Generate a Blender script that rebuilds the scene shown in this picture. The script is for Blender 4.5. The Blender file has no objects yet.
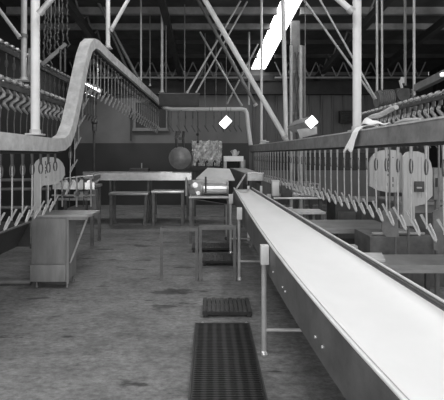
import bpy, bmesh, math, random
from mathutils import Vector, Matrix
random.seed(7)
scene = bpy.context.scene
col = scene.collection
F, CX, HY, EYE = 400.0, 210.0, 155.0, 1.6

def P(px, py, Y):
    """point of the place seen at picture position px,py at distance Y in front of the lens"""
    return Vector(((px - CX) / F * Y, Y, EYE - (py - HY) / F * Y))

def zc(y):
    return 4.26 + 0.107 * (12.8 - y)

# ------------------------------------------------------------------ materials
def mat(name, c, rough=0.5, metal=0.0, var=0.0, scale=6.0, bump=0.0, stretch=(1, 1, 1), emit=0.0, spec=None):
    m = bpy.data.materials.new(name); m.use_nodes = True
    nt = m.node_tree; b = nt.nodes['Principled BSDF']
    b.inputs['Base Color'].default_value = (c, c, c, 1)
    b.inputs['Roughness'].default_value = rough
    b.inputs['Metallic'].default_value = metal
    if spec is not None: b.inputs['Specular IOR Level'].default_value = spec
    if emit:
        b.inputs['Emission Color'].default_value = (1, 1, 1, 1); b.inputs['Emission Strength'].default_value = emit
    if var or bump:
        tc = nt.nodes.new('ShaderNodeTexCoord'); mp = nt.nodes.new('ShaderNodeMapping')
        mp.inputs['Scale'].default_value = stretch
        nz = nt.nodes.new('ShaderNodeTexNoise'); nz.inputs['Scale'].default_value = scale; nz.inputs['Detail'].default_value = 6
        nz.inputs['Roughness'].default_value = 0.65
        nt.links.new(tc.outputs['Object'], mp.inputs['Vector']); nt.links.new(mp.outputs[0], nz.inputs['Vector'])
        if var:
            rp = nt.nodes.new('ShaderNodeValToRGB')
            lo, hi = max(0, c * (1 - var)), min(1, c * (1 + var))
            rp.color_ramp.elements[0].position = 0.3; rp.color_ramp.elements[0].color = (lo, lo, lo, 1)
            rp.color_ramp.elements[1].position = 0.7; rp.color_ramp.elements[1].color = (hi, hi, hi, 1)
            nt.links.new(nz.outputs['Fac'], rp.inputs['Fac']); nt.links.new(rp.outputs['Color'], b.inputs['Base Color'])
        if bump:
            bp = nt.nodes.new('ShaderNodeBump'); bp.inputs['Strength'].default_value = bump; bp.inputs['Distance'].default_value = 0.02
            nt.links.new(nz.outputs['Fac'], bp.inputs['Height']); nt.links.new(bp.outputs[0], b.inputs['Normal'])
    return m

M = {}
M['galv'] = mat('galvanised', 0.55, 0.5, 0.25, 0.25, 9, 0.05)
M['galv_dark'] = mat('dull_galvanised', 0.22, 0.5, 0.3, 0.35, 7, 0.08)
M['post'] = mat('painted_white_pipe', 0.60, 0.4, 0.0, 0.10, 5)
M['pipe'] = mat('grey_pipe', 0.42, 0.45, 0.2, 0.2, 6)
M['pipe_dark'] = mat('dark_pipe', 0.16, 0.5, 0.2, 0.3, 6)
M['steel'] = mat('stainless', 0.42, 0.38, 0.6, 0.2, 5, 0.03, (1, 1, 6))
M['steel_dark'] = mat('dull_steel', 0.16, 0.45, 0.45, 0.3, 5, 0.04)
M['steel_bright'] = mat('bright_stainless', 0.75, 0.25, 0.6, 0.15, 7, 0.1)
M['cabinet'] = mat('cabinet_steel', 0.245, 0.5, 0.15, 0.2, 4, 0.02, (3, 3, .6))
M['black'] = mat('black_iron', 0.03, 0.6, 0.0, 0.3, 8)
M['iron'] = mat('dark_iron', 0.07, 0.55, 0.2, 0.4, 9)
M['belt'] = mat('white_belt', 0.86, 0.42, 0.0, 0.03, 3)
M['white'] = mat('white_plastic', 0.42, 0.45, 0.0, 0.12, 9, 0.02, (6, 6, .7))
M['whitebox'] = mat('white_enamel', 0.85, 0.4, 0.0, 0.04, 4)
M['rim'] = mat('polished_rim', 0.85, 0.3, 0.2, 0.1, 6)
M['cloth'] = mat('white_cloth', 0.85, 0.85, 0.0, 0.05, 12, 0.15)
M['greycloth'] = mat('grey_cloth', 0.42, 0.85, 0.0, 0.2, 12, 0.2)
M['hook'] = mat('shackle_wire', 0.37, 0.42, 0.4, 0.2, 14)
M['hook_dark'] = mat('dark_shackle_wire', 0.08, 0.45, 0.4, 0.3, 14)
M['hook_mid'] = mat('mid_shackle_wire', 0.27, 0.42, 0.4, 0.3, 14)  # darker wire tone for the climbing row and twisted links
M['clevis'] = mat('shackle_trolley', 0.08, 0.5, 0.3, 0.4, 16)
M['plastic'] = mat('crumpled_plastic', 0.8, 0.15, 0.0, 0.6, 9, 0.5)
M['lamp'] = mat('lamp_glow', 0.9, 0.5, 0, emit=3.5)
M['skylight'] = mat('skylight_panel', 0.9, 0.6, 0, emit=6.0)
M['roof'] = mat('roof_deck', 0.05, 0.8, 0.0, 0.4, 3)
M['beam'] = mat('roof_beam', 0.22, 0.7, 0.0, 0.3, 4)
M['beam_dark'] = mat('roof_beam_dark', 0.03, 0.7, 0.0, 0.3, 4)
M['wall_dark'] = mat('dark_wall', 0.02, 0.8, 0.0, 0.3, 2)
M['panel'] = mat('panel_wall', 0.13, 0.6, 0.0, 0.2, 2, 0, (4, 1, .4))
M['frame'] = mat('window_frame_paint', 0.2, 0.6, 0, 0.15, 6)
M['disc'] = mat('disc_steel', 0.22, 0.4, 0.3, 0.2, 9)
M['stand'] = mat('stand_steel', 0.15, 0.5, 0.2, 0.3, 9)
M['lamp_body'] = mat('lamp_sheet_metal', 0.40, 0.5, 0.2, 0.2, 6)

def floor_material():
    m = bpy.data.materials.new('wet_concrete'); m.use_nodes = True
    nt = m.node_tree; b = nt.nodes['Principled BSDF']
    tc = nt.nodes.new('ShaderNodeTexCoord')
    def noise(scale, detail, sc, rough=.6):
        mp = nt.nodes.new('ShaderNodeMapping'); mp.inputs['Scale'].default_value = sc
        nt.links.new(tc.outputs['Object'], mp.inputs['Vector'])
        n = nt.nodes.new('ShaderNodeTexNoise'); n.inputs['Scale'].default_value = scale; n.inputs['Detail'].default_value = detail
        n.inputs['Roughness'].default_value = rough
        nt.links.new(mp.outputs[0], n.inputs['Vector']); return n.outputs['Fac']
    def ramp(src, p0, c0, p1, c1):
        r = nt.nodes.new('ShaderNodeValToRGB'); e = r.color_ramp.elements
        e[0].position = p0; e[0].color = (c0, c0, c0, 1); e[1].position = p1; e[1].color = (c1, c1, c1, 1)
        nt.links.new(src, r.inputs['Fac']); return r.outputs['Color']
    def mul(a, c):
        x = nt.nodes.new('ShaderNodeMix'); x.data_type = 'RGBA'; x.blend_type = 'MULTIPLY'; x.inputs[0].default_value = 1
        nt.links.new(a, x.inputs[6]); nt.links.new(c, x.inputs[7]); return x.outputs[2]
    base = ramp(noise(.9, 8, (1, 1, 1), .7), .34, .155, .66, .27)
    fine = ramp(noise(26, 6, (.6, 1, 1), .75), .32, .5, .64, 1.25)
    mid = ramp(noise(6, 6, (.6, 1.2, 1), .7), .33, .7, .55, 1.08)
    spot = ramp(noise(2.6, 4, (.55, 1.6, 1), .55), .335, .38, .37, 1.0)
    speck = ramp(noise(9, 2, (.6, 1.4, 1), .5), .25, .45, .30, 1.0)
    nt.links.new(mul(mul(mul(mul(base, fine), mid), spot), speck), b.inputs['Base Color'])
    rr = ramp(noise(1.6, 4, (1, 1.6, 1)), .35, .42, .65, .8)
    nt.links.new(rr, b.inputs['Roughness'])
    bp = nt.nodes.new('ShaderNodeBump'); bp.inputs['Strength'].default_value = .25; bp.inputs['Distance'].default_value = .01
    nt.links.new(noise(18, 6, (1, 1, 1)), bp.inputs['Height']); nt.links.new(bp.outputs[0], b.inputs['Normal'])
    return m
M['floor'] = floor_material()

def paint_wall_material():
    """block wall painted in two tones, dado line at 1.98 m"""
    m = bpy.data.materials.new('two_tone_paint'); m.use_nodes = True
    nt = m.node_tree; b = nt.nodes['Principled BSDF']; b.inputs['Roughness'].default_value = .55
    tc = nt.nodes.new('ShaderNodeTexCoord'); sp = nt.nodes.new('ShaderNodeSeparateXYZ')
    nt.links.new(tc.outputs['Object'], sp.inputs[0])
    gt = nt.nodes.new('ShaderNodeMath'); gt.operation = 'GREATER_THAN'; gt.inputs[1].default_value = 1.98
    nt.links.new(sp.outputs['Z'], gt.inputs[0])
    mx = nt.nodes.new('ShaderNodeMix'); mx.data_type = 'RGBA'
    mx.inputs[6].default_value = (.05, .05, .05, 1); mx.inputs[7].default_value = (.19, .19, .19, 1)
    nt.links.new(gt.outputs[0], mx.inputs[0])
    nz = nt.nodes.new('ShaderNodeTexNoise'); nz.inputs['Scale'].default_value = 1.5; nz.inputs['Detail'].default_value = 5
    nt.links.new(tc.outputs['Object'], nz.inputs['Vector'])
    rp = nt.nodes.new('ShaderNodeValToRGB'); rp.color_ramp.elements[0].color = (.7, .7, .7, 1); rp.color_ramp.elements[0].position = .3
    rp.color_ramp.elements[1].position = .7
    nt.links.new(nz.outputs['Fac'], rp.inputs['Fac'])
    ml = nt.nodes.new('ShaderNodeMix'); ml.data_type = 'RGBA'; ml.blend_type = 'MULTIPLY'; ml.inputs[0].default_value = 1
    nt.links.new(mx.outputs[2], ml.inputs[6]); nt.links.new(rp.outputs[0], ml.inputs[7])
    nt.links.new(ml.outputs[2], b.inputs['Base Color'])
    return m
M['paint'] = paint_wall_material()

def mat_rubber():
    """ribbed rubber with worn lighter tracks running lengthwise"""
    m = bpy.data.materials.new('ribbed_rubber'); m.use_nodes = True
    nt = m.node_tree; b = nt.nodes['Principled BSDF']; b.inputs['Roughness'].default_value = .55
    tc = nt.nodes.new('ShaderNodeTexCoord')
    w = nt.nodes.new('ShaderNodeTexWave'); w.wave_type = 'BANDS'; w.bands_direction = 'X'
    w.inputs['Scale'].default_value = 3.9; w.inputs['Distortion'].default_value = .8; w.inputs['Detail'].default_value = 2
    nt.links.new(tc.outputs['Object'], w.inputs['Vector'])
    rp = nt.nodes.new('ShaderNodeValToRGB'); e = rp.color_ramp.elements
    e[0].position = .3; e[0].color = (.018, .018, .018, 1); e[1].position = .95; e[1].color = (.05, .05, .05, 1)
    nt.links.new(w.outputs['Color'], rp.inputs['Fac']); nt.links.new(rp.outputs[0], b.inputs['Base Color'])
    return m
M['rubber'] = mat_rubber()
M['slat'] = mat('dark_slat', 0.06, 0.6, 0, .35, 10)

# ------------------------------------------------------------------ mesh helpers
class MB:
    def __init__(s): s.bm = bmesh.new()
    def box(s, c, d, rot=None, bevel=0.0):
        r = bmesh.ops.create_cube(s.bm, size=1)
        vs = r['verts']
        mtx = Matrix.Translation(Vector(c)) @ (rot.to_4x4() if rot is not None else Matrix.Identity(4)) @ Matrix.Diagonal((d[0], d[1], d[2], 1))
        bmesh.ops.transform(s.bm, matrix=mtx, verts=vs)
        if bevel:
            es = list({e for v in vs for e in v.link_edges})
            bmesh.ops.bevel(s.bm, geom=es, offset=bevel, segments=2, affect='EDGES', profile=.6)
        return s
    def span(s, a, b, bevel=0.0):
        a, b = Vector(a), Vector(b)
        return s.box((a + b) / 2, [abs(x) for x in (b - a)], None, bevel)
    def tube(s, pts, r, seg=10, caps=True):
        pts = [Vector(p) for p in pts]; n = len(pts)
        rs = r if isinstance(r, (list, tuple)) else [r] * n
        rings = []; t0 = (pts[1] - pts[0]).normalized()
        up = Vector((0, 0, 1)) if abs(t0.z) < .9 else Vector((0, 1, 0))
        u = t0.cross(up).normalized()
        for i, p in enumerate(pts):
            if i == 0: t = t0
            elif i == n - 1: t = (pts[-1] - pts[-2]).normalized()
            else: t = ((pts[i + 1] - p).normalized() + (p - pts[i - 1]).normalized()).normalized()
            u = (u - t * u.dot(t)).normalized(); v = t.cross(u)
            rings.append([s.bm.verts.new(p + (u * math.cos(2 * math.pi * k / seg) + v * math.sin(2 * math.pi * k / seg)) * rs[i]) for k in range(seg)])
        for a, b in zip(rings, rings[1:]):
            for k in range(seg): s.bm.faces.new((a[k], a[(k + 1) % seg], b[(k + 1) % seg], b[k]))
        if caps:
            s.bm.faces.new(list(reversed(rings[0]))); s.bm.faces.new(rings[-1])
        return s
    def bar(s, a, b, w, h, up=(0, 0, 1)):
        """rectangular bar from a to b"""
        a, b = Vector(a), Vector(b); t = (b - a).normalized(); up = Vector(up)
        if abs(t.dot(up)) > .98: up = Vector((0, 1, 0))
        x = t.cross(up).normalized(); z = x.cross(t).normalized()
        R = Matrix((x, t, z)).transposed()
        return s.box((a + b) / 2, (w, (b - a).length, h), R)
    def sweep(s, pts, w, h):
        """rectangular section swept along a path: w sideways, h in the upright plane"""
        pts = [Vector(p) for p in pts]; n = len(pts); rings = []
        for i, p in enumerate(pts):
            if i == 0: t = pts[1] - pts[0]
            elif i == n - 1: t = pts[-1] - pts[-2]
            else: t = (pts[i + 1] - p).normalized() + (p - pts[i - 1]).normalized()
            t = t.normalized(); x = t.cross(Vector((0, 0, 1))).normalized(); z = x.cross(t).normalized()
            rings.append([s.bm.verts.new(p + x * a * w / 2 + z * b * h / 2) for a, b in ((-1, -1), (1, -1), (1, 1), (-1, 1))])
        for a, b in zip(rings, rings[1:]):
            for k in range(4): s.bm.faces.new((a[k], a[(k + 1) % 4], b[(k + 1) % 4], b[k]))
        s.bm.faces.new(list(reversed(rings[0]))); s.bm.faces.new(rings[-1])
        return s
    def lathe(s, prof, c, axis='Z', seg=24):
        c = Vector(c); rings = []
        for r, z in prof:
            ring = []
            for k in range(seg):
                a = 2 * math.pi * k / seg; x, y = r * math.cos(a), r * math.sin(a)
                v = {'Z': (x, y, z), 'Y': (x, z, y), 'X': (z, x, y)}[axis]
                ring.append(s.bm.verts.new(c + Vector(v)))
            rings.append(ring)
        for a, b in zip(rings, rings[1:]):
            for k in range(seg): s.bm.faces.new((a[k], a[(k + 1) % seg], b[(k + 1) % seg], b[k]))
        s.bm.faces.new(rings[0]); s.bm.faces.new(rings[-1])
        return s
    def prism(s, poly, d):
        """closed outline of 3-D points pushed along d"""
        d = Vector(d); a = [s.bm.verts.new(Vector(p)) for p in poly]; b = [s.bm.verts.new(Vector(p) + d) for p in poly]
        n = len(a)
        s.bm.faces.new(a); s.bm.faces.new(list(reversed(b)))
        for k in range(n): s.bm.faces.new((a[k], b[k], b[(k + 1) % n], a[(k + 1) % n]))
        return s
    def sphere(s, c, r):
        bmesh.ops.create_uvsphere(s.bm, u_segments=14, v_segments=9, radius=r, matrix=Matrix.Translation(Vector(c))); return s
    def build(s, name, material, parent=None, smooth=True):
        bmesh.ops.recalc_face_normals(s.bm, faces=s.bm.faces[:])
        me = bpy.data.meshes.new(name); s.bm.to_mesh(me); s.bm.free()
        me.materials.append(material)
        o = bpy.data.objects.new(name, me); col.objects.link(o)
        if smooth:
            for p in me.polygons: p.use_smooth = True
            me.set_sharp_from_angle(angle=math.radians(38))
        if parent is not None:
            o.parent = parent; o.matrix_parent_inverse = Matrix.Translation(-parent.location)
        return o

def tag(o, label, cat, group=None, kind=None):
    o['label'] = label; o['category'] = cat
    if group: o['group'] = group
    if kind: o['kind'] = kind
    return o
def thing(name, label, cat, loc=(0, 0, 0), group=None):
    o = bpy.data.objects.new(name, None); o.empty_display_size = .1; col.objects.link(o)
    o.location = loc
    return tag(o, label, cat, group)
def struct(name, mb, m, parent=None):
    o = mb.build(name, m, parent, smooth=False)
    if parent is None: o['kind'] = 'structure'
    return o
def copy_thing(root, loc, label, rotz=0.0):
    r = root.copy(); col.objects.link(r); r.location = loc; r.rotation_euler = (0, 0, rotz); r['label'] = label
    for ch in root.children:
        c = ch.copy(); col.objects.link(c); c.parent = r
        for g in ch.children:
            d = g.copy(); col.objects.link(d); d.parent = c
    return r
ONES = ['', 'first', 'second', 'third', 'fourth', 'fifth', 'sixth', 'seventh', 'eighth', 'ninth', 'tenth', 'eleventh', 'twelfth', 'thirteenth',
        'fourteenth', 'fifteenth', 'sixteenth', 'seventeenth', 'eighteenth', 'nineteenth']
def ordinal(n):
    if n < 20: return ONES[n]
    t = {2: 'twent', 3: 'thirt', 4: 'fort', 5: 'fift'}[n // 10]
    return t + 'ieth' if n % 10 == 0 else t + 'y-' + ONES[n % 10]
def lerp_path(pts, y):
    for a, b in zip(pts, pts[1:]):
        if a[1] <= y <= b[1]:
            t = (y - a[1]) / (b[1] - a[1]); return Vector(a).lerp(Vector(b), t)
    return Vector(pts[-1] if y > pts[-1][1] else pts[0])

# ------------------------------------------------------------------ setting
XL, XR, YN, YF = -4.3, 7.0, -3.0, 12.8
struct('floor', MB().span((XL, YN, -.1), (XR, YF, 0)), M['floor'])
def sky_x(y): k = (y - 8.15) / (12.8 - 8.15); return (1.45 - .17 * k, 1.89 - .16 * k)
c = MB()
for side in (0, 1):
    xa = [XL, sky_x(YN)[1]][side]; a0, a1 = (XL, sky_x(YN)[0]) if side == 0 else (sky_x(YN)[1], XR)
    b0, b1 = (XL, sky_x(YF)[0]) if side == 0 else (sky_x(YF)[1], XR)
    c.prism([(a0, YN, zc(YN)), (a1, YN, zc(YN)), (b1, YF, zc(YF)), (b0, YF, zc(YF))], (0, 0, .08))
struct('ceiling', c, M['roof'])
c = MB(); c.prism([(sky_x(YN)[0], YN, zc(YN) + .03), (sky_x(YN)[1], YN, zc(YN) + .03), (sky_x(12.6)[1], 12.6, zc(12.6) + .03), (sky_x(12.6)[0], 12.6, zc(12.6) + .03)], (0, 0, .02))
w1 = struct('window_1', c, M['skylight'])
XS = 1.25
struct('wall_back', MB().span((XL, YF, 0), (XS, YF + .12, 4.35)), M['paint'])
c = MB().span((XS, YF + .02, 0), (XR, YF + .12, 4.35))
x = XS + .1
while x < XR:
    c.prism([(x, YF + .02, 0), (x + .03, YF - .02, 0), (x + .07, YF - .02, 0), (x + .1, YF + .02, 0)], (0, 0, 3.55)); x += .36
struct('wall_far', c, M['panel'])
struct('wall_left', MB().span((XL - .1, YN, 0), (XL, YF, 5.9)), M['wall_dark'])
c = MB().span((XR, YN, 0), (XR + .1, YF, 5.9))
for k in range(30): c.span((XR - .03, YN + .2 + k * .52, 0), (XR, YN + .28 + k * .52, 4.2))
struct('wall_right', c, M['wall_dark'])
c = MB().span((XL, 12.55, 3.52), (XR, 12.79, 4.1)).span((XL, 12.48, 3.5), (XR, 12.55, 3.56)).span((XL, 12.48, 3.92), (XR, 12.55, 3.98))
struct('trim_1', c, M['beam_dark'])
# rafters and purlins of the roof
n = 0
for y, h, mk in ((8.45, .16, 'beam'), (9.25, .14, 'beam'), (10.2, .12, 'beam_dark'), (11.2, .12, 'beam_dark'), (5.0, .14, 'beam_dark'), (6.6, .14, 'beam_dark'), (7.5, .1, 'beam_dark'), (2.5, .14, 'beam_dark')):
    n += 1
    x0, x1 = sky_x(y)
    c = MB()
    for a, b in ((XL, x0 - .02), (x1 + .02, XR)):
        c.span((a, y - .05, zc(y) - h), (b, y + .05, zc(y) - h + .02)).span((a, y - .012, zc(y) - h), (b, y + .012, zc(y)))
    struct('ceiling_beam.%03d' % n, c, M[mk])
for x in (-.9, -2.7, 3.3, 4.9):
    n += 1
    struct('ceiling_beam.%03d' % n, MB().prism([(x - .06, 1, zc(1) - .42), (x + .06, 1, zc(1) - .42), (x + .06, 12.4, zc(12.4) - .42), (x - .06, 12.4, zc(12.4) - .42)], (0, 0, .16)), M['beam_dark'])
c = MB()
for k in range(9):
    y0 = 5.2 + k * .8
    for x in (-.9, -2.7, 3.3):
        c.bar((x, y0, zc(y0) - .28), (x, y0 + .4, zc(y0 + .4) - .02), .03, .03); c.bar((x, y0 + .4, zc(y0 + .4) - .02), (x, y0 + .8, zc(y0 + .8) - .28), .03, .03)
struct('ceiling_beam.%03d' % (n + 1), c, M['beam'])
c = MB(); yy = 11.7
for k in range(26):
    x0 = -4.1 + k * .4; zt, zb = zc(yy) - .06, zc(yy) - .5
    if abs(x0 + .2 - 1.55) < .5: continue
    c.bar((x0, yy, zt), (x0 + .2, yy, zb), .03, .03).bar((x0 + .2, yy, zb), (x0 + .4, yy, zt), .03, .03)
for a, b in ((-4.2, 1.2), (1.9, 6.6)): c.span((a, yy - .03, zc(yy) - .54), (b, yy + .03, zc(yy) - .49))
struct('ceiling_beam.%03d' % (n + 2), c, M['beam'])
# window in the painted end wall
wx0, wx1, wz0, wz1 = -2.36, -1.40, 2.46, 3.26
w = struct('window_2', MB().span((wx0, 12.76, wz0), (wx1, 12.795, wz1)), M['black'])
c = MB().span((wx0 - .09, 12.7, wz0 - .09), (wx0, 12.795, wz1 + .06)).span((wx1, 12.7, wz0 - .09), (wx1 + .05, 12.795, wz1 + .06)).span((wx0, 12.7, wz1), (wx1, 12.795, wz1 + .06))
c.build('window_frame', M['frame'], w, False)
MB().span((wx0 - .12, 12.64, wz0 - .1), (wx1 + .08, 12.795, wz0)).build('window_sill', M['frame'], w, False)

# ------------------------------------------------------------------ overhead rails
LP = [(-1.50, 1.6, 1.70), (-1.55, 2.6, 1.70), (-1.60, 4.0, 1.70), (-1.61, 4.25, 1.715), (-1.615, 4.42, 1.77), (-1.62, 4.58, 1.92), (-1.62, 4.70, 2.12),
      (-1.62, 4.82, 2.34), (-1.62, 4.96, 2.60), (-1.62, 5.10, 2.84), (-1.62, 5.24, 3.01), (-1.615, 5.40, 3.105), (-1.61, 5.58, 3.13), (-1.60, 5.8, 3.115), (-1.555, 6.2, 3.075), (-1.17, 9.5, 2.78)]
RP = [(1.36, 1.0, 1.745), (1.38, 2.3, 1.745), (1.37, 4.0, 1.745), (1.28, 5.7, 1.745), (1.12, 7.6, 1.745), (.985, 9.45, 1.745)]
lr = thing('overhead_rail', 'galvanised box rail on the left that climbs and bends over like a wave', 'rail', (LP[1][0], LP[1][1], 1.635))
MB().sweep(LP, .14, .13).build('rail_channel', M['galv'], lr)
c = MB()
def offset(path, d):
    out = []
    for i, p in enumerate(path):
        a, b = Vector(path[max(0, i - 1)]), Vector(path[min(len(path) - 1, i + 1)]); t = (b - a).normalized()
        x = t.cross(Vector((0, 0, 1))).normalized(); z = x.cross(t).normalized(); out.append(Vector(p) - z * d)
    return out
c.sweep(offset(LP, .078), .05, .024)
c.build('hanging_track', M['black'], lr)
rr = thing('overhead_rail', 'grey box rail on the right running level towards the camera', 'rail', (1.38, 2.3, 1.68))
MB().sweep(RP, .12, .13).build('rail_channel', M['galv_dark'], rr)
MB().sweep([(a - .055, b, z + .07) for a, b, z in RP], .02, .012).build('rail_lip', M['galv'], rr)
MB().sweep([(a, b, z - .075) for a, b, z in RP], .05, .022).build('hanging_track', M['black'], rr)
cp = thing('overhead_rail', 'pale pipe rail crossing the far end and bending down at its right end', 'rail', (0, 9.8, 2.72))
pts = [(-1.165, 9.585, 2.78), (-1.11, 9.67, 2.755), (-1.03, 9.75, 2.735), (-.92, 9.8, 2.72), (.78, 9.8, 2.72), (.86, 9.78, 2.70), (.895, 9.74, 2.62), (.93, 9.62, 2.2), (.97, 9.5, 1.83)]
MB().tube(pts, .05, 12).build('rail_pipe', M['post'], cp)
c = MB()
for x in (-.02, .05, .5): c.tube([(x, 9.8, 2.72), (x + .012, 9.8, 2.72)], .056, 12)
c.build('rail_collar', M['galv_dark'], cp)

def make_shackle(name, label, group, o, wire, trolley, L=.6, dark_top=False):
    """o is the side the fork leans to"""
    t = thing(name, label, 'shackle', (0, 0, 0), group)
    MB().tube([(0, 0, 0), (0, 0, -.03), (0, 0, -.10)], [.016, .013, .010] if dark_top else [.014, .011, .009], 8).build('hanger', trolley if dark_top else wire, t)
    ring = [(.0135 * math.sin(a), .010 * math.sin(a), -.135 + .050 * math.cos(a)) for a in [k * math.pi / 6 for k in range(13)]]
    MB().tube(ring, .0065, 6).build('link', trolley, t)
    MB().tube([(0, 0, -.10), (0, 0, -.30), (.003 * o, .004, -L + .20), (.004 * o, .0, -L + .07)], .0065, 8).build('rod', wire, t)
    MB().tube([(-.014 * o, .040, -L + .155), (.006 * o, .0, -L + .09), (.029 * o, -.046, -L + .008), (.034 * o, -.050, -L), (.038 * o, -.046, -L + .010), (.033 * o, -.018, -L + .055), (.024 * o, .008, -L + .10)], .0085, 8).build('fork', wire, t)
    return t
def hang_row(path, y0, y1, step, drop, proto, labeler):
    n, y = 0, y0
    while y <= y1:
        n += 1; p = lerp_path(path, y); q = lerp_path(path, y + .03) - lerp_path(path, y - .03)
        dd = drop if abs(q.z) < .01 else drop / (q.y / q.length) + .02 * abs(q.z) / q.length + (.07 if q.z / q.length > .5 else 0)
        p = p + Vector((0, 0, -dd))
        if n == 1:
            proto.location = p; proto['label'] = labeler(n)
        else: copy_thing(proto, p, labeler(n), random.uniform(-.16, .16))
        y += step
    return n
pr = make_shackle('hanging_shackle', 'x', 'shackles on the left rail', -1, M['hook'], M['clevis'], .6, True)
def lab_left(n): return '%s hanging wire shackle from the near end of the left rail' % ordinal(n)
hang_row(LP, 2.98, 4.3, .195, .09, pr, lab_left)
pr2 = make_shackle('hanging_shackle', 'x', 'shackles on the climbing part of the left rail', -1, M['hook_mid'], M['clevis'], .6, True)
hang_row(LP, 4.64, 9.3, .15, .10, pr2, lambda n: '%s wire shackle past the bend of the left wave-shaped rail' % ordinal(n))
pr3 = make_shackle('hanging_shackle', 'x', 'shackles on the right rail', 1, M['hook'], M['clevis'])
hang_row(RP, 2.36, 9.2, .19, .086, pr3, lambda n: '%s hanging wire shackle from the near end of the right rail' % ordinal(n))
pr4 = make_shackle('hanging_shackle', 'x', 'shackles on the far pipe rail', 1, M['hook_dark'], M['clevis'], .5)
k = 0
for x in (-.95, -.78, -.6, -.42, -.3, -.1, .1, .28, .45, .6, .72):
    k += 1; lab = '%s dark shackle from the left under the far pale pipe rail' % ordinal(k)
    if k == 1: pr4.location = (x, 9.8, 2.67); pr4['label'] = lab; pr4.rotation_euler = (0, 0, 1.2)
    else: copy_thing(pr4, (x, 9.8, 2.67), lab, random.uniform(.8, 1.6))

# background lines
def back_line(label, path, w, h, m):
    t = thing('overhead_rail', label, 'rail', path[0])
    MB().sweep(path, w, h).build('rail_channel', m, t)
    pts, rs, y, kk = [], [], path[0][1] + .05, 0
    while y < path[-1][1]:
        p = lerp_path(path, y); pts.append((p.x + .01, y, p.z + h / 2 + .035)); rs.append((.033, .033, .008, .008)[kk % 4]); kk += 1; y += .045 if kk % 2 else .028
    MB().tube(pts, rs, 8).build('chain', M['steel'], t, False)
L2 = [(-2.75, 3.5, 3.0), (-2.66, 9.6, 3.0)]
back_line('high dark rail with beaded chain along the far left', L2, .06, .08, M['iron'])
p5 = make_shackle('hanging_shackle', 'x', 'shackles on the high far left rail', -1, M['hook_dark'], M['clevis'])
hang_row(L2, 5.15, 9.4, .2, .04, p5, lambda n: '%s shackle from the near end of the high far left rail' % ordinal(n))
L3 = [(-2.25, 3.0, 2.36), (-2.2, 6.6, 2.36)]
back_line('dark middle-height rail behind the left wave-shaped rail', L3, .05, .06, M['iron'])
def make_twist(label, group):
    t = thing('hanging_shackle', label, 'shackle', (0, 0, 0), group)
    pts = [(0, 0, 0), (.01, .02, -.03), (.02, .05, -.06), (.012, .055, -.09), (-.01, .02, -.12), (-.02, -.03, -.15), (-.012, -.05, -.18), (.01, -.03, -.21), (.016, .0, -.235)]
    MB().tube(pts, [.010, .014, .018, .022, .018, .020, .022, .016, .010], 8).build('twisted_link', M['hook_mid'], t)
    MB().tube([(.012, 0, -.23), (0, 0, -.34), (0, 0, -.46), (.02, -.03, -.52)], .007, 8).build('rod', M['hook_dark'], t)
    MB().tube([(0, 0, .0), (0, 0, -.06)], .02, 8).build('trolley', M['clevis'], t)
    return t
p6 = make_twist('x', 'twisted shackles on the middle left rail')
hang_row(L3, 4.25, 6.3, .15, .03, p6, lambda n: '%s twisted shackle from the near end of the middle left rail' % ordinal(n))
L4 = [(2.5, 3.6, 2.22), (2.5, 6.6, 2.22)]
back_line('dark rail carrying small curved shackles at the far right', L4, .05, .04, M['iron'])
p7 = make_twist('x', 'curved shackles on the far right rail')
hang_row(L4, 4.2, 6.2, .135, .02, p7, lambda n: '%s curved shackle from the near end of the far right rail' % ordinal(n))

# ------------------------------------------------------------------ hanging posts and braces
def post(label, px, pyb, Y, d, m, pxt=None, name='hanging_post', flange=True, ytop=None):
    a = P(px, pyb, Y)
    b = Vector((a.x if pxt is None else (pxt - CX) / F * Y, Y, zc(Y) - .005 if ytop is None else P(px, ytop, Y).z))
    t = thing(name, label, 'post', a)
    MB().tube([a + Vector((0, 0, .006)), b], d / 2, 14).build('pipe', M[m], t)
    if flange:
        MB().box(a + Vector((0, 0, .008)), (d * 1.7, d * 1.7, .014), None, .003).tube([a + Vector((0, 0, .015)), a + Vector((0, 0, .05))], d * .62, 14).build('flange', M['galv'], t)
    return t
def brace(label, p0, p1, Y, d, m, Y1=None, collar=None):
    a, b = P(p0[0], p0[1], Y), P(p1[0], p1[1], Y1 or Y)
    # carry the upper end on up to the roof
    top, bot = (a, b) if a.z > b.z else (b, a)
    if p0[1] <= 0 or p1[1] <= 0:
        dv = (top - bot)
        k = 1.0
        while (bot + dv * k).z < zc((bot + dv * k).y) - .03 and k < 6: k += .01
        top = bot + dv * (k - .01)
    t = thing('hanging_brace', label, 'brace', bot)
    MB().tube([bot, top], d / 2, 12).build('pipe', M[m], t)
    c = MB(); q = bot + (top - bot).normalized() * .05
    c.tube([bot, q], d * .62, 12)
    if collar: s = bot + (top - bot) * collar; c.tube([s, s + (top - bot).normalized() * .05], d * .6, 12).tube([s + (top - bot).normalized() * .09, s + (top - bot).normalized() * .13], d * .6, 12)
    c.build('collar', M['pipe'], t)
    return t
post('thick bright white post standing on the left rail', 35.3, 135.2, 3.62, .078, 'post')
t = post('dull grey post with gusset, behind the bright left post', 24, 81, 5.3, .075, 'pipe')
c = MB(); a = P(30, 81, 5.3); c.prism([a + Vector((-.04, 0, 0)), a + Vector((.05, 0, 0)), a + Vector((.04, 0, .42)), a + Vector((-.02, 0, .44))], (0, .02, 0)).box(P(26, 82, 5.3), (.2, .14, .02)); c.build('gusset', M['galv_dark'], t)
c = MB(); a = P(24, 38, 5.3); c.tube([a, a + Vector((0, 0, .05))], .046, 14); c.build('collar', M['pipe_dark'], t)
post('bright post standing on the crest of the left wave-shaped rail', 108, 48.5, 6.0, .066, 'post')
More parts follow.
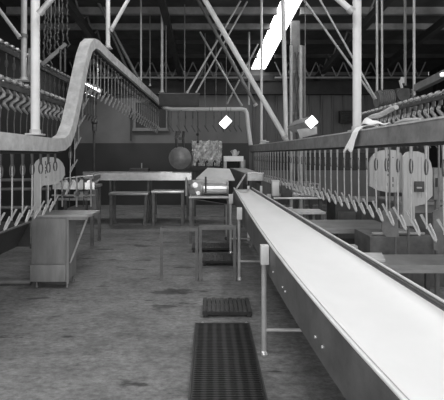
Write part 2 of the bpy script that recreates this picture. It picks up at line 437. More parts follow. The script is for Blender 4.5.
post('thin pale rod hanging to the sloping end of the left rail', 141, 86.5, 8.1, .04, 'pipe')
post('dim thin rod beside the thin pale rod over the far end of the left rail', 150, 86, 8.6, .03, 'pipe_dark')
post('pale pole standing on the dark beam above the far pipe rail', 162, 92.6, 8.3, .055, 'pipe')
post('thin dim rod just right of the pale pole on the dark beam', 166, 92.6, 8.38, .026, 'pipe_dark', flange=False)
post('thin dim wire holding the middle of the far pipe rail', 205, 107, 9.8, .03, 'pipe_dark', flange=False)
post('thinnest wire holding the far pipe rail right of its middle', 216, 107, 9.8, .02, 'pipe_dark', flange=False)
post('pale rod holding the right end of the far pipe rail', 249, 105, 9.72, .05, 'pipe', flange=False)
post('slim pale post crossing the bright skylight, on the right rail', 261.5, 144, 8.0, .052, 'post')
post('pale pipe post where the long diagonal brace meets the right rail', 286.3, 142.2, 6.8, .075, 'post', 282)
post('thick bright white post behind the cloth on the right rail', 357, 131.6, 3.75, .078, 'post')
post('pale thin pole at the left of the hanging motor', 377, 100, 6.6, .035, 'pipe')
post('short-looking thin pole just above the hanging motor', 382, 90, 6.3, .03, 'pipe', flange=False)
post('dim pole behind the hanging motor', 405, 86, 6.4, .04, 'pipe_dark', flange=False)
post('dim pole at the right end of the hanging motor', 414, 96, 6.0, .035, 'pipe', flange=False)
brace('long bright diagonal pipe brace down to the right rail', (285.5, 138.2), (205, 0), 6.62, .085, 'post', None, .9)
brace('long dim diagonal brace behind the bright diagonal one', (256, 106), (198, 0), 8.0, .07, 'pipe_dark')
brace('short pale diagonal brace low beside the far pipe rail right end', (242, 106), (200, 32), 9.15, .045, 'pipe')
brace('thin crossing brace that leans right, nearest the middle of the far rail', (187, 93), (241, 0), 8.12, .04, 'pipe')
brace('thin crossing brace that leans right, second above the far pipe rail', (196, 93), (248, 0), 8.22, .036, 'pipe')
brace('thin crossing brace that leans right beside the end of the skylight', (227, 104), (258, 44), 9.5, .04, 'pipe')
brace('bright short brace leaning right from the crest post of the left rail', (110.5, 31), (128, 0), 5.92, .055, 'post')
brace('pale brace leaning right from the top of the bright left post', (39, 14), (51, 0), 3.54, .05, 'pipe')
brace('dull brace leaning left of the gusseted post at the far left', (20, 38), (-2, 8), 5.18, .05, 'pipe')
brace('white brace leaning left from the top of the thick right post', (353, 12), (337, -2), 3.66, .055, 'post')
brace('upper of two thin braces that meet left of the hanging motor', (376, 99), (320, 0), 6.15, .03, 'pipe')
brace('lower of two thin braces that meet left of the hanging motor', (375, 99.5), (304, 0), 6.25, .035, 'pipe')
brace('dark brace sloping right under the roof above the left rail', (139, 80), (97, 0), 8.3, .06, 'pipe_dark')
brace('darker second brace sloping right under the roof above the left rail', (133, 82), (108, 26), 8.8, .05, 'pipe_dark')
brace('thin dark crossing rod high at the upper left', (68, 30), (104, -3), 8.6, .03, 'pipe_dark')

t = thing('hanging_beam', 'dark flat beam hanging under the crossed braces above the far pipe rail', 'beam', P(180, 100, 8.3))
a, b = P(159, 106, 8.26), P(199, 93.8, 8.26)
MB().span(a, b + Vector((0, .12, 0)), .006).build('beam_body', M['black'], t)
MB().span(Vector((a.x - .02, 8.25, b.z + .002)), Vector((b.x + .02, 8.40, b.z + .014))).build('flange', M['pipe_dark'], t)
for x in (a.x + .05, b.x - .3): MB().tube([(x, 8.32, b.z + .014), (x, 8.32, zc(8.32) - .01)], .012, 8).build('hanging_rod', M['pipe_dark'], t)

# pipe clamp on the right rail
t = thing('hanging_clamp', 'small pale clamp with a T handle on top of the far right rail', 'clamp', P(264, 144, 7.7))
MB().span(P(263, 143.8, 7.7) + Vector((-.02, -.02, 0)), P(265, 140, 7.7) + Vector((.02, .02, 0)), .004).build('clamp_body', M['galv'], t)
MB().tube([P(260, 141.5, 7.68), P(269, 142, 7.68)], .016, 8).build('handle', M['pipe'], t)

# pipe column with conduits behind the right rail
cy = 8.6
t = thing('utility_column', 'cluster of vertical pipes and cables rising behind the right rail', 'column', ((297 - CX) / F * cy, cy, 0))
for px, r, m in ((291, .035, 'pipe'), (300.5, .045, 'pipe'), (304, .02, 'pipe_dark')):
    x = (px - CX) / F * cy
    MB().tube([(x, cy, .0), (x, cy, 3.95)], r, 12).build('pipe', M[m], t)
for px, s in ((295.5, .03), (297.5, -.03)):
    x = (px - CX) / F * cy
    MB().tube([(x + s * math.sin(z * 1.7), cy - .03, z * .2 + .4) for z in range(18)], .012, 8).build('cable', M['iron'], t)
c = MB()
for z in (.8, 1.6, 2.5, 3.4): c.box(((297 - CX) / F * cy, cy + .05, z), (.36, .02, .05))
c.build('pipe_strap', M['galv_dark'], t)
x = (296 - CX) / F * cy
MB().span((x - .09, cy + .06, 0), (x + .10, cy + .16, zc(cy) - .2)).build('column_web', M['steel_dark'], t)

# hanging lamp with folded sheet and bright square end
ly = 6.0
t = thing('hanging_lamp', 'folded sheet-metal lamp with a bright diamond end over the right rail', 'lamp', P(306, 128, ly))
k = P(311.7, 121.9, ly); h = .098
dirv = Vector((-.165, .5, -.04))
sq = [k + Vector((h, 0, -.005)), k + Vector((.01, 0, h)), k + Vector((-h, 0, .005)), k + Vector((-.01, 0, -h))]
MB().prism(sq, (0, .012, 0)).build('end_plate', M['lamp'], t, False)
MB().prism([q + Vector((0, .014, 0)) for q in (sq[1], sq[2], sq[2] + Vector((0, 0, -.02)), sq[1] + Vector((0, 0, -.03)))], dirv).build('upper_sheet', M['galv_dark'], t, False)
MB().prism([q + Vector((0, .014, 0)) for q in (sq[2] + Vector((.0, 0, -.02)), sq[3] + Vector((-.005, 0, 0)), sq[3] + Vector((.06, 0, -.0)), sq[2] + Vector((.06, 0, 0)))], dirv).build('middle_sheet', M['lamp_body'], t, False)
a = [P(297, 129.5, ly + .1), P(317, 126.5, ly + .02), P(317, 134, ly + .02), P(300, 138, ly + .1)]
MB().prism(a, (0, .03, 0)).build('lower_sheet', M['lamp_body'], t, False)
MB().tube([k + Vector((-.05, .2, .05)), Vector((k.x - .05, ly + .2, zc(ly + .2) - .01))], .008, 6).build('hanging_wire', M['pipe_dark'], t)
ly = 9.2
k = P(225.5, 122.2, ly); h = .15
t = thing('hanging_lamp', 'bright white diamond plate hanging under the far pipe rail', 'lamp', k)
MB().prism([k + Vector((h, 0, .03)), k + Vector((.02, 0, h)), k + Vector((-h, 0, -.03)), k + Vector((-.02, 0, -h))], (0, .03, 0)).build('end_plate', M['lamp'], t, False)
MB().prism([k + Vector((h * .9, .032, .0)), k + Vector((.02, .032, h * .9)), k + Vector((-h * .9, .032, 0)), k + Vector((0, .032, -h * .9))], (.03, .3, -.03)).build('lamp_housing', M['lamp_body'], t, False)
MB().tube([k + Vector((.02, .02, h - .01)), Vector((k.x + .02, ly + .02, zc(ly) - .15))], .007, 6).build('hanging_wire', M['pipe_dark'], t)
# strip lamp behind the left shackles
a, b = P(83, 87, 10.0), P(98, 93.5, 10.6)
t = thing('hanging_lamp', 'bright strip lamp seen through the shackles under the left rail crest', 'lamp', a)
MB().bar(a, b, .16, .19).build('lamp_tube', M['lamp'], t)
MB().bar(a + Vector((0, 0, .12)), b + Vector((0, 0, .12)), .2, .03).build('lamp_housing', M['iron'], t)
for q in (a, b): MB().tube([q + Vector((0, 0, .13)), Vector((q.x, q.y, zc(q.y) - .01))], .01, 6).build('hanging_wire', M['pipe_dark'], t)
a, b = P(2, 80, 6.3), P(18, 81.5, 6.9)
t = thing('hanging_lamp', 'small horizontal strip lamp at the far left edge', 'lamp', a)
MB().bar(a, b, .05, .05).build('lamp_tube', mat('dim_lamp', .8, .5, emit=.5), t)
MB().bar(a + Vector((0, 0, .04)), b + Vector((0, 0, .04)), .08, .02).build('lamp_housing', M['iron'], t)

# hanging motor drive at right
my = 6.1
t = thing('hanging_motor', 'dark hanging motor and gearbox between thin poles at the upper right', 'motor', P(398, 106, my))
MB().span(P(380, 106, my), P(418, 108.5, my) + Vector((0, .35, 0))).build('mounting_plate', M['iron'], t)
c = MB().tube([P(380.5, 98, my) + Vector((0, .15, 0)), P(397, 97, my) + Vector((0, .15, 0))], .13, 16)
for k in range(7): q = P(382.5 + k * 2.1, 98 - .1 * k, my) + Vector((0, .15, 0)); c.tube([q, q + Vector((.012, 0, 0))], .148, 16)
c.build('motor_body', M['pipe_dark'], t)
MB().span(P(397.5, 105, my), P(410, 88, my) + Vector((0, .28, 0)), .02).lathe([(.0, -.03), (.10, -.03), (.11, 0)], P(403, 95, my), 'Y', 16).build('gearbox', M['iron'], t)
MB().tube([P(405, 87, my) + Vector((0, .1, 0)), P(403, 79, my) + Vector((0, .1, 0))], .02, 8).box(P(405.5, 79, my) + Vector((0, .1, 0)), (.05, .04, .09)).build('junction_box', M['pipe'], t)
c = MB()
for z in range(5): c.tube([P(411, 104 - z * 3.4, my), P(415.5, 104.6 - z * 3.4, my)], .022, 8)
c.build('drive_chain', M['pipe_dark'], t)
t = thing('hanging_beam', 'sloping grey box beam running right from the hanging motor', 'beam', P(416, 88, 6.0))
MB().bar(P(417, 88, 5.95), P(452, 71, 5.0), .09, .1).build('beam_tube', M['pipe_dark'], t)
MB().box(P(444, 74.3, 5.1), (.07, .05, .035)).build('lamp', M['lamp'], t)

# chain cluster upper left
k = 0
for px, y0, y1, Y in ((45, 16, 58, 6.0), (48, 8, 52, 6.2), (51, 18, 60, 6.0), (55, 4, 48, 6.3), (59, 12, 44, 6.1), (62, 2, 46, 6.4), (67, 0, 40, 6.6)):
    k += 1
    t = thing('hanging_chain', '%s hanging chain from the left in the dark cluster by the bright left post' % ordinal(k), 'chain', P(px, y0, Y), 'chains by the bright left post')
    a = P(px, y0, Y); b = P(px + random.uniform(-1.5, 1.5), y1, Y); c = MB(); nn = 20
    pts = [a.lerp(b, i / nn) + Vector((.008 * math.sin(i * 1.3 + k), 0, 0)) for i in range(nn + 1)]
    c.tube(pts, [.008 + .012 * (i % 2) for i in range(nn + 1)], 8); c.build('links', M['hook_dark'], t)
    q = b; MB().tube([q, q + Vector((.05, -.03, -.08)), q + Vector((.02, -.05, -.13)), q + Vector((-.03, -.02, -.09))], .012, 8).build('hook', M['hook_dark'], t)
    MB().tube([a, Vector((a.x, a.y, zc(Y) - .01))], .009, 6).build('hanging_wire', M['pipe_dark'], t)
t = thing('hanging_bar', 'dark sloping bar under the hanging chains at the left', 'bar', P(46, 62, 5.7))
MB().bar(P(42, 65, 5.7), P(66, 44, 5.8), .05, .05).build('bar_tube', M['pipe_dark'], t)
for px in (60.5, 65): MB().tube([P(px, 49, 5.72), P(px, 72, 5.72)], .016, 8).build('rod', M['hook_dark'], t)
t = thing('hanging_pipe', 'thin dark drop pipe with a round joint before the end wall', 'pipe', P(94, 168, 11.3))
MB().tube([P(94, 174, 11.3), P(94, 96, 11.3), Vector((P(94, 96, 11.3).x, 11.3, zc(11.3) - .3))], .035, 10).build('pipe', M['iron'], t)
MB().sphere(P(94.5, 122, 11.3), .09).lathe([(.06, -.2), (.07, -.05), (.05, .2)], P(94.5, 124, 11.3), 'Z', 12).build('pipe_joint', M['iron'], t)
t = thing('hanging_pipe', 'thin dark pipe beside the window of the end wall', 'pipe', P(131, 140, 12.5))
MB().tube([P(131, 141, 12.6), P(131, 108, 12.6)], .03, 8).build('pipe', M['iron'], t)
MB().sphere(P(131, 117, 12.6), .07).build('pipe_joint', M['iron'], t)

# ------------------------------------------------------------------ cloths on the right rail
def sheet(name, grid, m, parent, thick=.006):
    mb = MB(); rows = [[mb.bm.verts.new(p) for p in r] for r in grid]
    for a, b in zip(rows, rows[1:]):
        for k in range(len(a) - 1): mb.bm.faces.new((a[k], a[k + 1], b[k + 1], b[k]))
    o = mb.build(name, m, parent); md = o.modifiers.new('thick', 'SOLIDIFY'); md.thickness = thick; md.offset = 1 if name != 'cloth_flap' else 0
    return o
t = thing('cloth', 'white cloth draped over the right rail at the thick post', 'cloth', P(362, 127, 3.5))
xr, ptop = 1.372, 1.822
path = [(.055, .012, .00, .7), (.015, .022, .00, .7), (-.03, .020, .0, .62), (-.066, .010, .0, .5), (-.082, -.02, .02, .46), (-.088, -.06, .045, .46), (-.094, -.10, .075, .55), (-.10, -.135, .10, .75), (-.106, -.165, .12, .9), (-.110, -.185, .13, .95)]
grid = []
for i, (dx, dz, dy_, wd) in enumerate(path):
    row = []
    for j in range(15):
        u = j / 14 - .5
        pl = math.sin(u * 17 + .5 * math.sin(i)) * .010
        row.append(Vector((xr + dx - (abs(pl) * 1.3 if i > 3 else 0), 3.50 + dy_ + u * .27 * wd, ptop + dz + (abs(pl) * .9 if i <= 3 else .014 * math.sin(u * 9 + 1) * (i > 7)))))
    grid.append(row)
sheet('cloth_drape', grid, M['cloth'], t)
grid = []
for i in range(9):
    row = []
    for j in range(9):
        u, v = i / 8, j / 8
        row.append(Vector((xr - .064 + .10 * v * (1 - .35 * u), 3.46 - .36 * u - .05 * v, ptop + .020 + .075 * (1 - u) ** 1.4 * math.sin(.3 + v * 2.6) + .007 * math.sin(u * 8 + v * 6))))
    grid.append(row)
sheet('cloth_flap', grid, M['cloth'], t)
t = thing('cloth', 'rolled grey cloth lying on the right rail beside the white one', 'cloth', P(368, 122, 3.4))
a = Vector((xr + .035, 3.60, ptop + .095)); b = Vector((xr + .035, 3.02, ptop + .135))
pts = [a.lerp(b, i / 8) + Vector((0, 0, .006 * math.sin(i * 1.1))) for i in range(9)]
MB().tube(pts, [.010, .018, .021, .022, .022, .022, .022, .021, .018], 10).build('cloth_roll', M['greycloth'], t)
MB().tube([Vector((xr + .042, 3.05, ptop + .022)), Vector((xr + .040, 2.9, ptop + .026)), Vector((xr + .035, 2.68, ptop + .018))], [.010, .020, .010], 8).build('cloth_fold', M['greycloth'], t)

# ------------------------------------------------------------------ the white belt conveyor
def cz(y): return .80 + .025 * y
def cl(y): return .486 + .16 * math.exp(-(y - 1.27) / 1.4)
def cr(y): return 1.285 - .0745 * y
y0, y1 = .55, 7.4
t = thing('belt_conveyor', 'long trough conveyor with a wide white belt and dark steel sides', 'conveyor', (.9, 3.2, 0))
mb = MB(); rows = []
for i in range(25):
    y = y0 + (y1 - y0) * i / 24; row = []
    for j in range(13):
        u = j / 12; x = cl(y) - .024 + (cr(y) - cl(y) + .020) * u
        row.append(mb.bm.verts.new((x, y, cz(y) - .012 - .062 * (1 - abs(2 * u - 1) ** 3.2))))
    rows.append(row)
for a, b in zip(rows, rows[1:]):
    for j in range(12): mb.bm.faces.new((a[j], a[j + 1], b[j + 1], b[j]))
o = mb.build('belt', M['belt'], t); md = o.modifiers.new('thick', 'SOLIDIFY'); md.thickness = .008; md.offset = -1
ys = [y0 + (y1 - y0) * (k / 18) ** 1.5 for k in range(19)]
for f, s in ((cl, -1), (cr, 1)):
    c = MB(); rings = []; e = 0 if s > 0 else .026
    for y in ys:
        x, z = f(y), cz(y)
        rings.append([c.bm.verts.new(p) for p in ((x + s * e, y, z), (x + s * .054, y, z), (x + s * .054, y, z - .24), (x + s * .046, y, z - .24), (x + s * .046, y, z - .012), (x + s * e, y, z - .012))])
    for a, b in zip(rings, rings[1:]):
        for k in range(6): c.bm.faces.new((a[k], a[(k + 1) % 6], b[(k + 1) % 6], b[k]))
    c.bm.faces.new(rings[0]); c.bm.faces.new(rings[-1])
    c.build('side_panel', M['steel_dark'], t)
    MB().tube([(f(y) + s * .046, y, cz(y) + .008) for y in ys], .0095, 10).build('rim', M['rim'], t)
    q = .008 if s > 0 else .029
    MB().tube([(f(y) + s * q, y, cz(y) + .002) for y in ys], .008 if s > 0 else .005, 8).build('inner_rim', M['iron'] if s > 0 else M['steel'], t)
c = MB().tube([(cl(y1) + .01, y1 - .02, cz(y1) - .06), (cr(y1) - .01, y1 - .02, cz(y1) - .06)], .045, 14)
c.build('end_roller', M['steel'], t)
for y, xl, zs in ((3.2, .432, .20), (5.12, .372, .24), (1.2, .545, .2), (6.5, .335, .24)):
    zt = cz(y)
    for s, x in ((-1, xl), (1, cr(y) + .054 + (cl(y) - .054 - xl))):
        lg = MB().tube([(x, y, .035), (x, y, zt - .13)], .021, 12).build('leg', M['pipe'], t)
        MB().lathe([(.0, -.0), (.030, .0), (.034, .015), (.02, .04), (.012, .06)], (x, y, 0), 'Z', 14).build('foot', M['steel_bright'], lg)
        MB().box((x - s * .004, y, zt - .075), (.066, .07, .15), None, .004).build('bracket', M['post'] if s < 0 else M['pipe'], t)
    MB().tube([(xl, y, zs), (cr(y) + .1, y, zs)], .014, 10).build('stretcher', M['pipe'], t)
# bolts on the side panel
for y in (2.62, 2.7, 3.02, 1.9, 2.0):
    x = cl(y) - .056; MB().lathe([(.0, -.004), (.008, -.003), (.008, .003), (.0, .004)], (x, y, cz(y) - .16), 'X', 8).build('bolt', M['steel_bright'], t)

# ------------------------------------------------------------------ mats and steps
t = thing('rubber_mat', 'long ribbed dark mat lying in the foreground beside the conveyor', 'mat', (.12, 2.6, 0))
c = MB().span((-.125, 1.4, 0), (.355, 3.70, .038))
y = 1.41
while y < 3.69: c.span((-.115, y, .036), (.345, y + .014, .046)); y += .026
o = c.build('tread', M['rubber'], t, False)
c = MB().span((-.140, 1.4, 0), (-.127, 3.70, .045)).span((.357, 1.4, 0), (.368, 3.70, .045)).span((-.140, 3.702, 0), (.368, 3.712, .045))
c.build('edge_strip', M['iron'], t, False)
for x in (-.07, .34): MB().lathe([(.0, 0), (.02, 0), (.016, .03), (.0, .04)], (x, 3.745, 0), 'Z', 10).build('peg', M['galv'], t)
def step(label, x0, x1, ya, yb, h, n):
    t = thing('slatted_step', label, 'step', ((x0 + x1) / 2, (ya + yb) / 2, 0))
    w = (x1 - x0) / n
    for k in range(n):
        MB().span((x0 + k * w + .002, ya, h - .02), (x0 + (k + 1) * w - .002, yb, h - (.008 if k % 2 else 0)), .004).build('slat', M['slat'], t)
    MB().span((x0, ya + .012, h - .05), (x1, ya + .04, h - .021)).build('frame_bar', M['black'], t, False); MB().span((x0, yb - .04, h - .05), (x1, yb - .012, h - .021)).build('frame_bar', M['black'], t, False)
    for x in (x0 + .03, x1 - .03):
        for y in (ya + .03, yb - .03): MB().span((x - .02, y - .018, 0), (x + .02, y + .018, h - .051)).build('foot', M['black'], t)
step('low dark slatted step just beyond the long ribbed mat', -.075, .415, 3.93, 4.28, .075, 11)
step('smaller dark slatted step behind the open steel stands', -.11, .37, 5.75, 6.15, .09, 9)
step('dark slatted step under the drum table', -.3, .4, 6.55, 6.9, .09, 9)

# ------------------------------------------------------------------ open steel stands
def stand(label, px0, px1, Y, ztop, w=.036, depth=.14):
    x0, x1 = (px0 - CX) / F * Y, (px1 - CX) / F * Y
    t = thing('steel_stand', label, 'stand', ((x0 + x1) / 2, Y, 0))
    for x in (x0, x1):
        s = 1 if x == x0 else -1
        MB().prism([(x, Y, 0), (x + s * w, Y, 0), (x + s * w, Y + .008, 0), (x + s * .008, Y + .008, 0), (x + s * .008, Y + .05, 0), (x, Y + .05, 0)], (0, 0, ztop - .04)).build('leg', M['stand'], t, False)
        MB().prism([(x, Y + depth, 0), (x + s * w * .6, Y + depth, 0), (x + s * w * .6, Y + depth - .008, 0), (x + s * .008, Y + depth - .008, 0), (x + s * .008, Y + depth - .04, 0), (x, Y + depth - .04, 0)], (0, 0, ztop - .04)).build('leg', M['stand'], t, False)
    MB().span((x0, Y, ztop - .04), (x1, Y + .012, ztop)).span((x0, Y + depth - .012, ztop - .04), (x1, Y + depth, ztop)).span((x0, Y + .012, ztop - .04), (x0 + .012, Y + depth - .012, ztop)).span((x1 - .012, Y + .012, ztop - .04), (x1, Y + depth - .012, ztop)).build('top_frame', M['stand'], t, False)
    return t
stand('left of two open steel stands on the floor left of the conveyor', 160, 198, 5.08, .67)
t = stand('right of two open steel stands, beside the conveyor legs', 199, 236, 5.08, .69)
MB().span(((200 - CX) / F * 5.08, 5.095, .675), ((235.2 - CX) / F * 5.08, 5.205, .688)).build('top_plate', M['stand'], t, False)

# ------------------------------------------------------------------ cabinet at left
ca, cb, cf, ck = -2.145, -1.695, 4.8, 5.08
t = thing('steel_cabinet', 'grey steel cabinet with a fold-out top at the left', 'cabinet', ((ca + cb) / 2, 4.95, 0))
MB().span((ca, cf, .10), (cb, ck, .855), .006).build('body', M['cabinet'], t)
MB().span((ca + .01, cf - .012, .30), (cb - .03, cf, .84), .004).build('upper_panel', M['cabinet'], t)
MB().span((ca - .005, cf - .022, .085), (cb - .03, cf, .285), .004).build('lower_panel', M['cabinet'], t)
MB().span((cb - .025, cf - .014, .06), (cb + .004, cf, .855)).build('corner_post', M['cabinet'], t)
c = MB().prism([(ca - .02, cf - .03, .858), (-1.46, cf - .03, .858), (-1.425, cf + .03, .858), (-1.425, ck + .1, .858), (ca - .02, ck + .1, .858)], (0, 0, .028))
c.build('top', M['steel'], t, False)
MB().span((-1.69, cf - .028, .825), (-1.47, cf - .012, .857)).build('shelf_edge', M['cabinet'], t)
for y in (cf + .02,): MB().tube([(-1.475, y, .852), (cb + .012, y, .30)], .012, 8).build('brace', M['pipe'], t)
for x in (ca + .05, cb - .03):
    for y in (cf + .04, ck - .03): MB().lathe([(.0, 0), (.022, 0), (.022, .02), (.014, .03), (.014, .10)], (x, y, 0), 'Z', 10).build('foot', M['pipe_dark'], t)
for z in (.18, .5): MB().box((ca - .012, cf + .03, z), (.02, .04, .05)).build('hinge', M['iron'], t)

# white board behind left shackles
def outline(pxs, Y): return [P(x, y, Y) for x, y in pxs]
t = thing('slotted_board', 'white plastic board with rounded top behind the left shackles', 'board', (P(36, 200, 5.25).x, 5.25, 0))
bd = [(33.5, 166), (36, 161), (40, 158.2), (46, 157), (53, 157.3), (58, 159), (62, 163), (64, 168), (64.5, 175), (62, 180), (57, 183.5), (50, 185), (43, 185.5), (40.5, 188), (40, 196), (40, 232), (33.5, 232)]
MB().prism(outline(bd, 5.25), (0, .03, 0)).build('board', M['white'], t)
c = MB()
for px, y0, y1 in ((45.5, 161, 165), (45.5, 167, 168.5), (45.5, 170, 174), (46, 176, 178), (50, 162, 163), (50, 170, 172), (54.5, 166, 169)):
    MB().span(P(px - .45, y0, 5.249), P(px + .45, y1, 5.249) + Vector((0, .01, 0))).build('slot', M['iron'], t, False)
c.bm.free()
c = MB()
for px in (42, 48, 52, 56, 60): MB().span(P(px - .15, 161, 5.249), P(px + .15, 181, 5.249) + Vector((0, .01, 0))).build('groove', M['galv_dark'], t, False)
c.bm.free()
MB().span((P(33.5, 232, 5.25).x, 5.25, 0), (P(40, 232, 5.25).x, 5.28, P(40, 232, 5.25).z)).build('leg', M['white'], t, False)

# dark trough at the left under the shackles
t = thing('drip_trough', 'black sloping trough under the near left shackles', 'trough', (-2.2, 3.4, 0))
sec = [(-1.85, .915), (-1.86, .915), (-2.0, .68), (-2.45, .68), (-2.60, .915), (-2.61, .915), (-2.47, .66), (-1.98, .66)]
MB().prism([(x, 2.6, z) for x, z in sec], (0, 1.5, 0)).span((-2.6, 4.1, .66), (-1.85, 4.11, .915)).build('basin', M['black'], t, False)
MB().tube([(-1.845, 2.6, .915), (-1.845, 4.11, .915)], .012, 8).build('rim', M['steel_dark'], t)
for x in (-2.40, -2.55):
    for y in (2.75, 4.0): MB().span((x - .03, y - .03, 0), (x + .03, y + .03, .655)).build('leg', M['black'], t)
t = thing('floor_pipe', 'low pipe lying on the floor left of the cabinet', 'pipe', (-2.5, 4.9, 0))
MB().tube([(-4.2, 4.92, .04), (-2.2, 4.92, .04)], .035, 10).build('pipe', M['pipe_dark'], t)
MB().tube([(-3.2, 4.92, .04), (-3.14, 4.92, .04)], .04, 10).build('coupling', M['iron'], t)
t = thing('pipe_railing', 'grey pipe railing standing behind the near left shackles', 'railing', (-3.0, 6.0, 0))
for z in (1.22, 1.08, .8): MB().tube([(-4.1, 6.0, z), (-2.45, 6.15, z)], .025, 10).build('rail', M['pipe_dark'], t)
for x, y in ((-4.05, 6.0), (-3.3, 6.07), (-2.5, 6.15)): MB().tube([(x, y, 0), (x, y, 1.25)], .025, 10).build('upright', M['pipe_dark'], t)

# roller table behind the cabinet
ty = 7.0
t = thing('roller_table', 'cluttered steel roller table behind the cabinet', 'table', (-2.3, ty, 0))
MB().span((-2.75, ty, 1.02), (-2.02, ty + .5, 1.06)).build('tray', M['steel'], t, False)
MB().span((-2.75, ty - .015, 1.0), (-2.02, ty, 1.12)).build('front_rail', M['steel_bright'], t, False)
for x in (-2.7, -2.07):
    for y in (ty + .02, ty + .48): MB().span((x - .025, y - .02, 0), (x + .025, y + .02, 1.02)).build('leg', M['steel_dark'], t, False)
for k in range(5): MB().tube([(-2.68 + k * .14, ty + .03, 1.12), (-2.68 + k * .14, ty + .45, 1.12)], .045, 12).build('roller', M['steel_bright'], t)
MB().span((-2.7, ty + .05, .80), (-2.1, ty + .4, .84)).build('lower_shelf', M['steel'], t, False)
MB().span((-2.05, ty - .02, .62), (-1.99, ty + .1, 1.0)).build('side_guard', M['pipe_dark'], t, False)
for k, (x, z) in enumerate(((-2.55, .93), (-2.3, .92), (-2.15, .93))):
    MB().lathe([(.0, -.04), (.035, -.04), (.04, 0), (.02, .03), (.0, .03)], (x, ty - .02, z), 'Y', 12).build('pulley', M['steel_dark'], t)
for k in range(6): MB().tube([(-2.7 + .125 * k, ty - .03, .70), (-2.7 + .125 * k, ty - .03, 1.2)], .010 + .006 * (k % 2), 8).build('guard_rod', M['pipe'] if k % 2 else M['iron'], t)
MB().tube([(-2.75, ty - .045, .9), (-2.0, ty - .045, .9)], .014, 8).build('guard_rail', M['pipe'], t)
tb = tag(MB().span((-2.42, ty + .1, .842), (-2.22, ty + .32, .95), .01).build('white_tub', M['whitebox']), 'white tub on the lower shelf of the roller table', 'tub')
t = thing('sheet_guard', 'slanted pale sheet lying on the roller table', 'guard', (-2.3, ty + .25, 1.17))
MB().prism([(-2.72, ty + .02, 1.168), (-2.05, ty + .02, 1.24), (-2.05, ty + .42, 1.26), (-2.72, ty + .42, 1.168)], (0, 0, .01)).build('sheet', M['steel_bright'], t, False)
MB().span((-2.05, ty + .02, 1.169), (-2.03, ty + .42, 1.235)).build('support', M['steel_dark'], t, False)

# far trough counter
fy = 9.7
t = thing('trough_counter', 'long pale steel trough counter along the far wall', 'counter', (-1.7, fy, 0))
xa, xb = -3.08, -.45
MB().span((xa, fy, .985), (xb, fy + .012, 1.175)).build('front_panel', M['steel_bright'], t, False)
MB().span((xa, fy + .5, .985), (xb, fy + .512, 1.175)).build('rear_panel', M['galv'], t, False)
MB().span((xa, fy + .012, .985), (xb, fy + .5, 1.0)).build('bottom', M['steel'], t, False)
MB().tube([(xa, fy - .005, 1.18), (xb, fy - .005, 1.18)], .014, 8).build('rim', M['steel_bright'], t)
for x in (-3.0, -2.42, -1.5, -.55):
    for y in (fy + .04, fy + .46): MB().span((x - .025, y - .025, 0), (x + .025, y + .025, .985)).build('leg', M['steel_dark'], t, False)
o = tag(MB().span((-1.98, fy + .1, 1.001), (-1.52, fy + .4, 1.27), .01).build('dark_box', M['iron']), 'dark box sitting in the far trough counter under the window', 'box')
MB().tube([(-1.7, fy + .25, 1.27), (-1.7, fy + .25, 1.4)], .015, 8).build('handle', M['pipe'], o)

def bench(label, px0, px1, Y, z, m, splay, shelf):
    x0, x1 = (px0 - CX) / F * Y, (px1 - CX) / F * Y; d = .4
    t = thing('work_bench', label, 'bench', ((x0 + x1) / 2, Y, 0))
    MB().span((x0, Y, z - .05), (x1, Y + d, z), .006).build('top', m, t)
    for x, s in ((x0 + .05, 0), (x1 - .04, -splay)):
        for y in (Y + .04, Y + d - .04): MB().bar((x + s, y, 0), (x, y, z - .051), .06, .05).build('leg', M['stand'], t)
    if shelf: MB().span((x0 + .09, Y + .03, .2), (x1 - .08, Y + .07, .25)).build('stretcher', M['stand'], t, False)
bench('low grey work bench left of the other bench by the far counter', 108.5, 148, 9.0, .745, M['steel'], .05, False)
bench('bright-topped low work bench right of the grey one by the far counter', 151, 184, 9.0, .79, M['steel_bright'], 0, True)

# ------------------------------------------------------------------ drum table in the middle
dy = 7.2
t = thing('drum_table', 'shiny steel drum table in the middle at the head of the conveyor', 'table', (.03, dy + .5, 0))
x0, x1 = (189 - CX) / F * dy, .36
MB().prism([(x0, dy, .82), (x1, dy, .82), (x1, dy + .95, .84), (x0, dy + .95, .84)], (0, 0, .015)).build('tray', M['steel'], t, False)
MB().tube([(x0, dy, .835), (x1, dy, .835)], .02, 10).build('rim', M['post'], t)
MB().prism([(x0 + .02, dy + .02, .81), (x1 - .02, dy + .02, .70), (x1 - .02, dy + .9, .70), (x0 + .02, dy + .9, .81)], (0, 0, .008)).build('drain_pan', M['steel_dark'], t, False)
for x in (x0 + .03, x1 - .03):
    for y in (dy + .03, dy + .9): MB().span((x - .025, y - .02, 0), (x + .025, y + .02, .818)).build('leg', M['steel_dark'], t, False)
MB().tube([(-.12, dy + .35, .97), (.31, dy + .35, .97)], .105, 24).build('drum', M['steel_bright'], t)
for x in (-.16, .32): MB().lathe([(.0, 0), (.13, 0), (.13, .02), (.0, .02)], (x, dy + .35, .97), 'X', 20).build('end_disc', M['steel'], t)
MB().span((x0, dy + .5, .86), (x1, dy + .52, 1.12)).build('back_splash', M['steel'], t, False)
MB().prism([(-.27, dy + .52, 1.13), (.48, dy + .52, 1.10), (.40, dy + 1.0, 1.30), (-.05, dy + 1.0, 1.32)], (0, 0, .02)).build('hood', M['post'], t, False)  # steel hood in white, its lit look put into the colour
for k, (x, z, r) in enumerate(((-.33, .93, .06), (-.27, 1.05, .05), (-.36, 1.10, .045), (-.22, .90, .04), (-.40, 1.0, .04))):
    MB().lathe([(.0, -.06), (r, -.06), (r * .6, 0), (r * .9, .04), (.0, .05)], (x, dy + .15 + .03 * k, z), 'Y', 12).build('sprocket', M['steel_bright'] if k % 2 else M['pipe_dark'], t)
